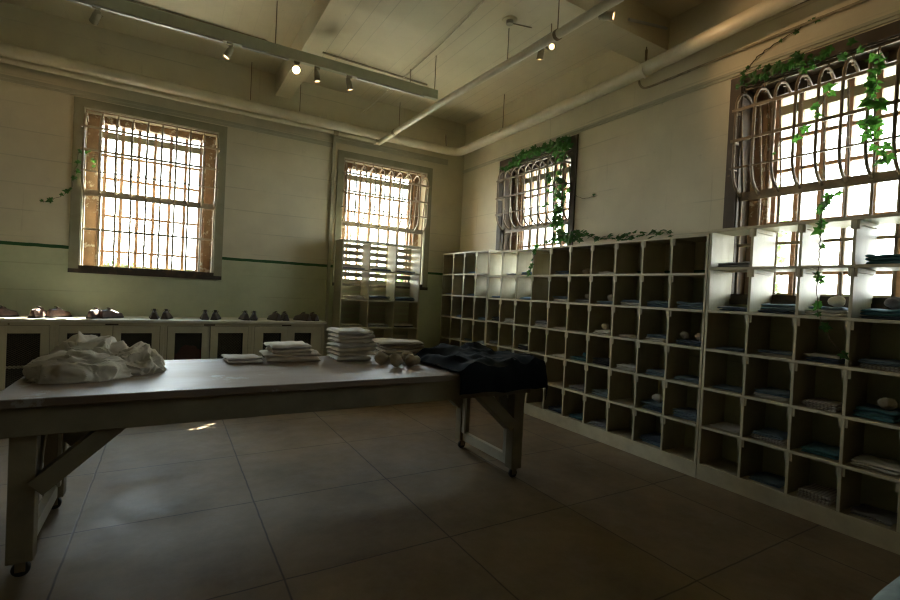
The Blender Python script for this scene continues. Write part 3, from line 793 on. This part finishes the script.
# dark garment draped over the right end
def drape():
    b = bm_(); nu, nv = 90, 70
    U0, U1, V0, V1 = 1.85, TX1+.13, TY0-.155, 3.80
    g = {}
    for i in range(nu+1):
        for j in range(nv+1):
            u, v = i/nu, j/nv
            X = U0+(U1-U0)*u; Y = V0+(V1-V0)*v
            X += .055*noise.noise(V((v*3, 1, 5)))*(1-u) - .14*max(0, v-.15)*(v < 1)*(1-u)*.6
            Y += .05*noise.noise(V((u*4, 3, 2)))*(1 if v > .5 else .6)
            q = V((X*2.2, Y*2.2, 1.3)); w = noise.noise(q*1.3)*.5
            f = (1-abs(noise.noise(q*1.5+V((w, w, 0))))*2.2)
            f2 = (1-abs(noise.noise(q*3.4+V((4, w*2, 0))))*2.2)
            fold = max(0, .030+.048*f+.016*f2)
            # two larger rumples near the back edge, higher collar on the left
            for cx, cy, sx, sy, hh in ((2.12,3.52,.13,.13,.075),(2.42,3.55,.15,.14,.070),(1.86,3.25,.08,.15,.035),(2.3,3.2,.3,.1,.015)):
                fold += hh*math.exp(-((X-cx)/sx)**2-((Y-cy)/sy)**2)
            sy_ = max(0, TY0-.012-Y); sx_ = max(0, X-TX1-.012)
            edge = min(u, v, 1-u, 1-v)
            fold *= min(1, edge*9+.12)
            on = min(1, max(0, 1-(sx_+sy_)/.04))
            x, y, z = X, Y, TZ+.010+fold*on
            if sy_ > 0:
                y = TY0-.016-.012*min(1, sy_/.03)-.018*(.5+.5*math.sin(X*17+noise.noise(V((X*5,0,0)))*3))*min(1, sy_/.08)
                z = TZ+.010+fold*on-sy_
            if sx_ > 0:
                x = TX1+.016+.012*min(1, sx_/.03)+.02*(.5+.5*math.sin(Y*15))*min(1, sx_/.08)
                z = (z if sy_ > 0 else TZ+.010+fold*on) - sx_*.9
            z -= .05*max(0, noise.noise(V((X*3.2, 8, 1))))*min(1, sy_/.1)
            g[i,j] = b.verts.new((x, y, z))
    for i in range(nu):
        for j in range(nv): b.faces.new((g[i,j], g[i+1,j], g[i+1,j+1], g[i,j+1]))
    return b
o = obj('draped_coat', drape(), CL['navy'], smooth=True); md = o.modifiers.new('thick', 'SOLIDIFY'); md.thickness = .007; md.offset = 1
tag(o, 'dark navy coat draped over the right end of the table', 'coat')

# ------------------------------------------------------------------ overhead pipes
def fitting(b, c, d, r, ln):
    c, d = V(c), V(d).normalized(); tube(b, [c-d*ln/2, c+d*ln/2], r, 14)
r = thing('heating_pipe', 'thick cream pipe running round the far and right walls below the ceiling', 'pipe', (4.1, 6.82, 3.85))
L = lambda p: tuple(V(p)-V((4.1, 6.82, 3.85)))
b = bm_(); c0 = (4.1, 6.82, 3.85)
pts = [(XL+.01, 6.82, 3.845), (-1, 6.82, 3.845), (1, 6.82, 3.845), (3, 6.82, 3.845)] + arc_corner((3,6.82,3.85), c0, (4.1,5,3.85), .16) + [(4.1,5,3.85),(4.1,3.5,3.86),(4.1,2.08,3.93),(4.1,YF+.01,4.05)]
tube(b, [L(p) for p in pts], .068, 20); obj('pipe_run', b, M['pipe'], r, smooth=True)
for y in (5.6, 3.2, 1.2):
    z = 3.86 if y > 3 else 3.97
    if y == 1.2: z = 3.96
    b = bm_(); tube(b, [L((4.1,y,z+.07)), L((4.1,y,ZC if y != 3.2 else 4.10))], .006, 8); hg = obj('hanger_rod', b, M['rod'], r, smooth=True)
    b = bm_(); fitting(b, L((4.1,y,z)), (0,1,0), .073, .03); obj('clamp', b, M['pipe'], hg, smooth=True)
    if y == 3.2:
        b = bm_(); fitting(b, L((4.1,y,4.02)), (0,0,1), .013, .10); obj('turnbuckle', b, M['rod'], hg, smooth=True)
for x in (.85, 1.49, 3.0):
    b = bm_(); tube(b, [L((x,6.82,3.91)), L((x,6.82,ZC if not 1.19<x<1.4 else 4.13))], .005, 8); hg = obj('hanger_rod', b, M['rod'], r, smooth=True)
    b = bm_(); fitting(b, L((x,6.82,3.845)), (1,0,0), .073, .025); obj('clamp', b, M['pipe'], hg, smooth=True)
b = bm_(); tube(b, [L((3.85,6.80,3.915)), L((3.78,6.72,4.06))], [.009,.016], 8); obj('bracket_stub', b, M['conduit'], r, smooth=True)

r = thing('supply_pipe', 'thinner cream pipe under the thick one, turning to cross the room overhead', 'pipe', (2.71, 6.86, 3.75))
L = lambda p: tuple(V(p)-V((2.71, 6.86, 3.75)))
b = bm_(); tube(b, [L((XL+.01,6.86,3.75)), L((0,6.86,3.745)), L((2.66,6.86,3.75))], .027, 14); obj('wall_run', b, M['pipe'], r, smooth=True)
b = bm_(); tube(b, [L((2.71,6.84,3.75)), L((2.71,6.2,3.756)), L((2.71,4.99,3.75)), L((2.71,3.0,3.69)), L((2.71,YF+.01,3.62))], .037, 16); obj('crossing_run', b, M['pipe'], r, smooth=True)
b = bm_(); lathe(b, [(.03,-.05),(.045,-.045),(.045,.045),(.03,.05)], 16, Matrix.Translation(L((2.67,6.86,3.75))) @ Matrix.Rotation(PI/2,4,'Y'))
obj('elbow', b, M['pipe'], r, smooth=True)
b = bm_(); fitting(b, L((2.71,6.30,3.756)), (0,1,0), .047, .05); obj('coupling', b, M['conduit'], r, smooth=True)
b = bm_(); fitting(b, L((2.02,6.86,3.75)), (1,0,0), .038, .07); obj('coupling', b, M['conduit'], r, smooth=True)
for y in (3.0,):
    b = bm_(); tube(b, [L((2.71,y,3.73)), L((2.71,y,ZC))], .005, 8); hg = obj('hanger_rod', b, M['rod'], r, smooth=True)
    b = bm_(); fitting(b, L((2.71,y,3.69)), (0,1,0), .044, .03); obj('clamp', b, M['rod'], hg, smooth=True)

def conduit(label, pts, rad, m=None, n=8, name='wall_conduit', cat='conduit'):
    b = bm_(); o0 = V(pts[0]); tube(b, [V(p)-o0 for p in pts], rad, n); o = obj(name, b, m or M['conduit'], smooth=True); o.location = o0
    return tag(o, label, cat)
conduit('dark conduit hooking down from the thick pipe and along the right wall', smoothpath([(4.315,3.44,3.90),(4.315,3.43,3.86),(4.315,3.39,3.81),(4.315,3.31,3.79),(4.315,3.0,3.79),(4.315,1.5,3.795),(4.315,YF+.02,3.80)], 4), .012)
conduit('thin upper conduit on the right wall above the large window', [(4.322,2.7,4.01),(4.322,1.8,3.985),(4.322,YF+.02,3.97)], .010)
conduit('thin conduit on the ceiling left of the ceiling beam', smoothpath([(XL+.02,6.1,4.405),(-.35,6.1,4.405),(.75,6.1,4.405),(.90,6.08,4.395),(.95,6.0,4.30),(.97,5.9,4.20)], 3), .012, name='ceiling_conduit')
conduit('thin conduit on the ceiling right of the ceiling beam', smoothpath([(1.43,5.9,4.25),(1.46,5.93,4.39),(1.56,5.95,4.40),(2.2,5.96,4.40),(3.02,5.97,4.40)], 3), .012, name='ceiling_conduit')
conduit('thin pale pipe crossing above the lighting rail to the far wall', [(2.56,3.47,4.40),(2.65,5.0,4.40),(2.66,6.0,4.40),(2.46,6.985,4.18)], .009, M['pipe'], name='ceiling_conduit')
conduit('short pale tube fixed to the crossing ceiling beam', [(3.70,3.105,4.20),(4.27,3.105,4.30)], .014, M['railslot'], name='ceiling_conduit')

# junction plate on the ceiling with a rod
r = thing('ceiling_junction_plate', 'round plate on the ceiling with a dark sideways rod', 'ceiling fitting', (3.01, 4.08, ZC))
b = bm_(); lathe(b, [(.075,-.012),(.08,-.002),(.08,0)], 24); obj('plate', b, M['ceil'], r, smooth=True)
b = bm_(); lathe(b, [(.035,-.05),(.04,-.045),(.04,-.012)], 16); obj('box', b, M['lamp'], r, smooth=True)
b = bm_(); tube(b, [(.02,-.02,-.04),(.17,-.16,-.10)], .007, 8); obj('rod', b, M['rod'], r, smooth=True)

# ------------------------------------------------------------------ lighting rail and spotlights
YRL = 5.21
r = thing('lighting_rail', 'long grey-green lighting rail hung from the ceiling', 'lighting rail', (0, YRL, 3.87))
def zr(x): return .0125*(x-2.8)*.0+ (x+.8)*.0105
b = bm_(); v = bx(b, -3.2, 2.78, -.03, .03, 0, .11)
for q in v: q.co.z += (q.co.x+.7)*.011-.025
obj('channel', b, M['rail'], r, bevel=.003)
for x0, x1 in ((-3.1,.38),(1.75,2.60),(.55,1.0)):
    b = bm_(); v = bx(b, x0, x1, -.022, .012, -.014, -.001)
    for q in v: q.co.z += (q.co.x+.7)*.011-.025
    obj('track_strip', b, M['railslot'], r)
for x in (-1.4, .865, 2.745):
    b = bm_(); tube(b, [(x,0,.10),(x,0,ZC-3.87)], .005, 8); obj('hanger_rod', b, M['rod'], r, smooth=True)
b = bm_(); tube(b, [(2.42,.02,.11),(2.42,.02,.30)], .005, 8); bx(b, 2.38,2.46,-.02,.04,.107,.125); obj('rail_bracket', b, M['rod'], r)

bulb = emis('lamp_glow', (1.0, .62, .28), .9)
bulb_hot = emis('lamp_glow_bright', (1.0, .74, .42), 14)
def spot(loc, aim, label, hot=False, size=1.0, power=0, drop=.05, cone=62):
    """loc = underside of rail"""
    r = thing('spotlight', label, 'spotlight', loc, 0, 'small track spotlights')
    b = bm_(); bx(b, -.03, .03, -.014, .014, -.022, -.001); obj('track_adapter', b, M['lamp'], r, bevel=.002)
    b = bm_(); tube(b, [(0,0,-.022),(0,0,-drop)], .006, 8); obj('stem', b, M['lamp'], r, smooth=True)
    d = V(aim).normalized(); q = d.to_track_quat('-Z', 'Y').to_matrix().to_4x4()
    Mx = Matrix.Translation((0, 0, -drop-.035)) @ q
    b = bm_(); R_ = .031*size
    lathe(b, [(R_*.55,.062),(R_*.8,.055),(R_*.85,.03),(R_,.02),(R_*1.05,-.055),(R_*1.15,-.060),(R_*1.15,-.068),(R_*.95,-.068),(R_*.9,-.058),(R_*.88,-.03)], 18, Mx)
    h = obj('housing', b, M['lamp'], r, smooth=True)
    b = bm_(); lathe(b, [(R_*.7,-.058),(R_*.8,-.061)] , 18, Mx); 
    obj('bulb', b, bulb_hot if hot else bulb, h)
    b = bm_(); bmesh.ops.create_circle(b, radius=R_*1.0, segments=12); b.free()
    b = bm_(); tube(b, [Mx @ V((R_*1.1,0,.01)), Mx @ V((R_*1.4,0,.03)), V((0.012,0,-drop))], .004, 6); obj('yoke', b, M['lamp'], r, smooth=True)
    if power:
        l = bpy.data.lights.new('spot_beam', 'SPOT'); l.energy = power/7; l.color = (1, .62, .30); l.spot_size = math.radians(cone); l.spot_blend = .7; l.shadow_soft_size = .02
        lo = bpy.data.objects.new('spot_beam', l); C.objects.link(lo); lo.parent = r
        lo.matrix_local = Matrix.Translation((0,0,-drop-.035)) @ Matrix.Translation(d*.085) @ q
    return r
def rz_(x): return 3.87 + (x+.7)*.011-.025-.002
spot((-.62,YRL,rz_(-.62)), (-.3,.8,-.35), 'grey spotlight nearest the left end of the hanging rail', power=8)
spot((.44,YRL,rz_(.44)), (-.45,.02,-1), 'grey spotlight hanging alone below the middle of the rail', power=4)
spot((1.085,YRL,rz_(1.085)), (-.20,-.86,-.40), 'lit spotlight on the rail glaring towards the camera', hot=True, size=1.3, power=3)
spot((1.30,YRL,rz_(1.30)), (.15,.0,-.9), 'spotlight immediately right of the glaring lamp on the rail', power=3)
spot((1.66,YRL,rz_(1.66)), (.3,.02,-1), 'rightmost spotlight of the hanging rail', power=4)
# second rail above the crossing pipe
r = thing('lighting_track', 'short dark lighting track above the crossing pipe', 'lighting rail', (3.10, 3.85, 4.02))
b = bm_(); bx(b, -.02, .02, -.36, .42, 0, .035); obj('channel', b, M['rail'], r)
for y in (-.33, .36):
    b = bm_(); tube(b, [(0,y,.035),(0,y,ZC-4.02 if y > 0 else ZC-4.02)], .005, 8); obj('hanger_rod', b, M['rod'], r)
spot((3.10,3.66,4.019), (.1,.30,-1), 'dim spotlight hanging just below the crossing pipe', power=3)
spot((3.10,3.53,4.019), (-.35,-.85,-.45), 'lit spotlight at the middle of the crossing pipe', size=1.0, power=3)
bpy.context.view_layer.update()
r = thing('lighting_track', 'short dark lighting track below the crossing ceiling beam', 'lighting rail', (3.14, 2.93, 4.02))
b = bm_(); bx(b, -.02, .02, -.22, .18, 0, .035); obj('channel', b, M['rail'], r)
b = bm_(); tube(b, [(0,-.1,.035),(0,-.1,ZC-4.02)], .005, 8); obj('hanger_rod', b, M['rod'], r)
spot((3.14,2.88,4.019), (.45,-.75,-.20), 'lit spotlight near the crossing beam washing the upper right wall', size=1.05, power=18, cone=115)

# ------------------------------------------------------------------ ivy
def leaf(b, p, n, d, s, rnd):
    """five-lobed ivy leaf with a folded midrib"""
    n = n.normalized(); d = (d - n*d.dot(n)).normalized(); t = d.cross(n)
    out = [(0,-.10),(.20,-.28),(.46,-.20),(.36,.06),(.60,.30),(.26,.36),(.0,.95),(-.26,.36),(-.60,.30),(-.36,.06),(-.46,-.20),(-.20,-.28)]
    c = b.verts.new(p + d*s*.15 + n*s*.05)
    vs = []
    for x, y in out:
        vs.append(b.verts.new(p + t*x*s + d*y*s - n*s*(.28*abs(x)+.14*max(0, y)**2) + n*rnd.uniform(-.04,.04)*s))
    for i in range(len(vs)): b.faces.new((c, vs[i], vs[(i+1)%len(vs)]))
def vine(pts, label, size, dens, seed, facing, rad=.0035, spread=.03, m_stem=None, group='ivy growing in through the windows', leaves=True):
    rnd = random.Random(seed); p0 = V(pts[0])
    r = thing('ivy_vine', label, 'ivy', p0, 0, group)
    path = smoothpath([V(p)-p0 for p in pts], 6)
    path = [p + V((rnd.uniform(-.006,.006), rnd.uniform(-.006,.006), rnd.uniform(-.006,.006))) for p in path]
    b = bm_(); n = len(path); tube(b, path, [rad*(1-.5*i/n) for i in range(n)], 6); obj('stem', b, m_stem or M['stem'], r, smooth=True)
    if not leaves: return r
    b = bm_(); F = V(facing)
    tot = sum((a-c).length for a, c in zip(path, path[1:])); cnt = int(tot*dens)
    for k in range(cnt):
        i = rnd.randrange(n-1); p = path[i].lerp(path[i+1], rnd.random())
        dd = V((rnd.uniform(-1,1), rnd.uniform(-1,1), rnd.uniform(-1,.4)))
        p = p + V((rnd.uniform(-1,1)*spread*.6, rnd.uniform(-1,1)*spread, rnd.uniform(-1,1)*spread)) + F*rnd.uniform(0,spread*.6)
        leaf(b, p, F + V((rnd.uniform(-.5,.5), rnd.uniform(-.5,.5), rnd.uniform(-.1,.6))), dd, size*rnd.uniform(.6,1.15), rnd)
    obj('foliage', b, M['leaf'], r); return r
vine([(-.84,6.97,2.97),(-.93,6.94,2.91),(-.95,6.93,2.76),(-.97,6.93,2.62),(-1.0,6.93,2.48),(-1.06,6.93,2.40),(-1.17,6.93,2.33),(-1.26,6.94,2.29)], 'ivy sprig hanging out over the left edge of the left window', .055, 17, 3, (0,-1,0), spread=.022)
vine([(-.80,7.12,3.02),(-.81,7.1,2.85),(-.79,7.1,2.7)], 'few ivy leaves inside the left window frame', .045, 12, 4, (0,-1,0))
vine([(4.29,5.80,3.40),(4.27,5.38,3.47),(4.24,4.95,3.49),(4.24,4.57,3.49),(4.26,4.36,3.44)], 'dense dark ivy along the head of the right wall window near the corner', .07, 85, 5, (-1,-.2,-.3), spread=.06)
vine([(4.24,4.56,3.46),(4.24,4.50,3.2),(4.23,4.49,2.95),(4.24,4.47,2.75),(4.23,4.50,2.52),(4.22,4.42,2.32)], 'thick ivy trailing down the right side of the window near the corner', .07, 85, 6, (-1,-.3,0), spread=.075)
vine([(4.20,4.70,3.16),(4.19,4.64,2.98),(4.18,4.66,2.80),(4.18,4.68,2.68)], 'bright ivy strand inside the bars of the window near the corner', .06, 26, 7, (-1,-.3,0), spread=.035)
vine([(4.31,4.40,2.88),(4.31,4.30,2.79),(4.31,4.15,2.73),(4.31,3.94,2.73)], 'bare ivy twig with one leaf on the wall right of the corner window', .05, 3, 8, (-1,0,0), spread=.015)
vine([(4.20,4.40,2.30),(4.16,4.1,2.20),(4.12,3.98,2.27),(4.10,3.68,2.18),(4.10,3.34,2.18),(4.10,3.04,2.18),(4.10,2.80,2.16)], 'ivy creeping along the top of the long middle rack', .07, 42, 9, (-.6,0,.6), spread=.035)
vine([(4.15,4.45,2.25),(4.10,4.28,2.27),(4.08,4.12,2.22),(4.06,3.98,2.24)], 'dense ivy clump on the long rack below the corner window', .072, 95, 12, (-1,-.2,.4), spread=.06)
vine([(4.10,4.30,2.20),(3.96,4.45,2.17),(3.94,4.57,2.11),(3.94,4.60,1.99),(3.94,4.63,1.86),(3.94,4.70,1.77)], 'ivy strand hanging over the front of the long middle rack', .055, 26, 10, (-1,-.2,0), spread=.018)
vine([(4.19,1.36,3.34),(4.15,1.34,3.12),(4.15,1.37,3.01),(4.15,1.34,2.89),(4.14,1.38,2.77),(4.15,1.31,2.64),(4.14,1.24,2.52)], 'bright ivy strand hanging down the bars at the right edge of the big window', .085, 34, 11, (-1,-.2,0), spread=.04)
vine([(4.17,1.60,3.20),(4.16,1.64,3.10),(4.16,1.70,3.01),(4.17,1.74,2.95),(4.17,1.83,2.86)], 'bright ivy leaves near the middle of the big window bars', .075, 19, 13, (-1,-.2,0), spread=.04)
vine([(4.17,1.92,2.86),(4.17,2.0,2.72)], 'single small ivy leaf low in the left bars of the big window', .05, 11, 14, (-1,-.2,0), spread=.02)
vine([(4.10,1.50,2.36),(3.94,1.51,2.28),(3.92,1.53,2.19),(3.92,1.53,2.05),(3.92,1.53,1.89),(3.92,1.53,1.75),(3.925,1.53,1.57),(3.93,1.50,1.42),(3.94,1.41,1.26),(3.945,1.32,1.16)], 'ivy strand dangling in front of the rack below the big window', .062, 15, 15, (-1,-.1,.1), spread=.016)
vine([(4.30,2.34,3.50),(4.28,2.14,3.50),(4.27,1.95,3.49),(4.27,1.75,3.47),(4.27,1.45,3.44)], 'dark ivy tangled along the head of the big window', .06, 60, 16, (-1,0,-.4), spread=.055)
vine([(4.31,2.32,3.58),(4.32,2.23,3.67),(4.32,2.13,3.72),(4.32,1.98,3.76),(4.32,1.87,3.79),(4.32,1.8,3.80)], 'dry dark vine climbing the wall above the big window', .04, 10, 17, (-1,0,0), rad=.005, spread=.012, m_stem=M['deadstem'])

# ------------------------------------------------------------------ towel at the lower right corner on a side table
r = thing('side_table', 'side table at the lower right corner mostly outside the photo', 'table', (1.565, .165, 0))
b = bm_(); bx(b, -.27, .27, -.21, .21, .78, .81); obj('tabletop', b, M['tabletop'], r, bevel=.003)
for x in (-.24,.24):
    for y in (-.18,.18):
        b = bm_(); bx(b, x-.025, x+.025, y-.025, y+.025, 0, .779); obj('leg', b, M['table'], r, bevel=.002)
garment('folded_towel', .60, .46, .085, 3, 55, CL['towel'], 'pale blue folded towel just showing in the lower right corner', 'towel', None, (1.565, .165, .812), .0, wav=.014)

# ------------------------------------------------------------------ outdoors
M['ground'] = mat('outdoor_ground', (.20, .19, .16), .9, (.15, .15, .12), .5)
M['outleaf'] = mat('tree_leaves', (.20, .36, .10), .6, (.12, .24, .06), 2)
M['bark'] = mat('tree_bark', (.14, .10, .07), .9)
b = bm_(); bx(b, -40, 40, -40, 60, -.60, -.50); o = obj('outdoor_ground', b, M['ground']); tag(o, 'pale ground outside the windows', kind='structure')
def tree(x, y, h, w, seed, label):
    r = thing('tree', label, 'tree', (x, y, -.5), 0, 'trees outside the windows')
    b = bm_(); tube(b, smoothpath([(0,0,0),(.1,0,h*.3),(0,.1,h*.6),(.05,0,h*.85)],4), .07, 8); obj('trunk', b, M['bark'], r, smooth=True)
    b = bm_(); rnd = random.Random(seed)
    for k in range(900):
        v = V((rnd.gauss(0,1), rnd.gauss(0,1), rnd.gauss(0,1))).normalized()*rnd.random()**.4
        p = V((v.x*w, v.y*w, h*.68+v.z*h*.33))
        leaf(b, p, V((rnd.uniform(-1,1), rnd.uniform(-1,1), rnd.uniform(-.2,1))), V((rnd.uniform(-1,1), rnd.uniform(-1,1), rnd.uniform(-1,1))), .13, rnd)
    obj('crown', b, M['outleaf'], r)
tree(-1.05, 16, 2.5, .9, 1, 'small green tree outside the left window')
tree(8.6, 4.42, 4.6, .55, 2, 'green tree outside the left part of the big right window')
tree(5.9, 13.2, 2.6, .9, 3, 'green shrub outside the far wall window behind the shelf unit')

bm = bm_(); bx(bm, XR+TH+.001, XR+TH+1.75, -6, 10, 3.72, 3.90); o = obj('added_sun_canopy', bm, M['frame']); tag(o, 'concrete canopy slab added outside to keep sun off the right windows', kind='structure')  # added slab that blocks direct sun from the right windows
# ------------------------------------------------------------------ light
wd = bpy.data.worlds.new('World'); sc.world = wd; wd.use_nodes = True; t = wd.node_tree; t.nodes.clear()
out = t.nodes.new('ShaderNodeOutputWorld'); bg = t.nodes.new('ShaderNodeBackground'); t.links.new(bg.outputs[0], out.inputs[0])
g = t.nodes.new('ShaderNodeTexCoord'); s = t.nodes.new('ShaderNodeSeparateXYZ'); t.links.new(g.outputs['Generated'], s.inputs[0])
rr = t.nodes.new('ShaderNodeValToRGB'); t.links.new(s.outputs[2], rr.inputs[0])
rr.color_ramp.elements[0].position = .0; rr.color_ramp.elements[0].color = (1.0, .98, .93, 1)
rr.color_ramp.elements[1].position = .8; rr.color_ramp.elements[1].color = (.62, .80, 1.0, 1)
t.links.new(rr.outputs[0], bg.inputs[0]); bg.inputs[1].default_value = 4.2
sun = bpy.data.lights.new('sun', 'SUN'); sun.energy = 20; sun.color = (1, .93, .80); sun.angle = math.radians(.5)
so = bpy.data.objects.new('sun', sun); C.objects.link(so)
so.rotation_euler = V((-.755, -.607, -1)).to_track_quat('-Z', 'Y').to_euler()
so.location = (10, 15, 25)
for i, (x, y, rz) in enumerate(places):     # sampling portals in the window openings
    l = bpy.data.lights.new('window_portal', 'AREA'); l.shape = 'RECTANGLE'; l.size = 1.42; l.size_y = 1.86; l.cycles.is_portal = True
    o = bpy.data.objects.new('window_portal', l); C.objects.link(o)
    d = V((0,-1,0)) if rz == 0 else V((-1,0,0))
    o.location = V((x, y, 2.53)) - d*.36; o.rotation_euler = d.to_track_quat('-Z', 'Y').to_euler()

# ------------------------------------------------------------------ camera
cam = bpy.data.cameras.new('camera'); co = bpy.data.objects.new('camera', cam); C.objects.link(co)
yaw, pit, rol = .538930, -.015309, .048749
f = V((math.sin(yaw)*math.cos(pit), math.cos(yaw)*math.cos(pit), math.sin(pit)))
r0 = f.cross(V((0,0,1))).normalized(); u0 = r0.cross(f)
rt = r0*math.cos(rol)+u0*math.sin(rol); up = -r0*math.sin(rol)+u0*math.cos(rol)
co.matrix_world = Matrix(((rt.x, up.x, -f.x, 0), (rt.y, up.y, -f.y, 0), (rt.z, up.z, -f.z, 1.5), (0,0,0,1)))
cam.sensor_width = 36; cam.lens = 471.89/900*36; cam.clip_start = .02; cam.clip_end = 300
sc.camera = co
vs = sc.view_settings; vs.view_transform = 'Standard'; vs.look = 'None'; vs.exposure = 2.9; vs.gamma = 1
sc.cycles.use_denoising = True; sc.cycles.filter_width = 1.2
sc.cycles.max_bounces = 10; sc.cycles.diffuse_bounces = 6; sc.cycles.transparent_max_bounces = 12
sc.cycles.sample_clamp_indirect = 6
sc.cycles.caustics_reflective = False; sc.cycles.caustics_refractive = False
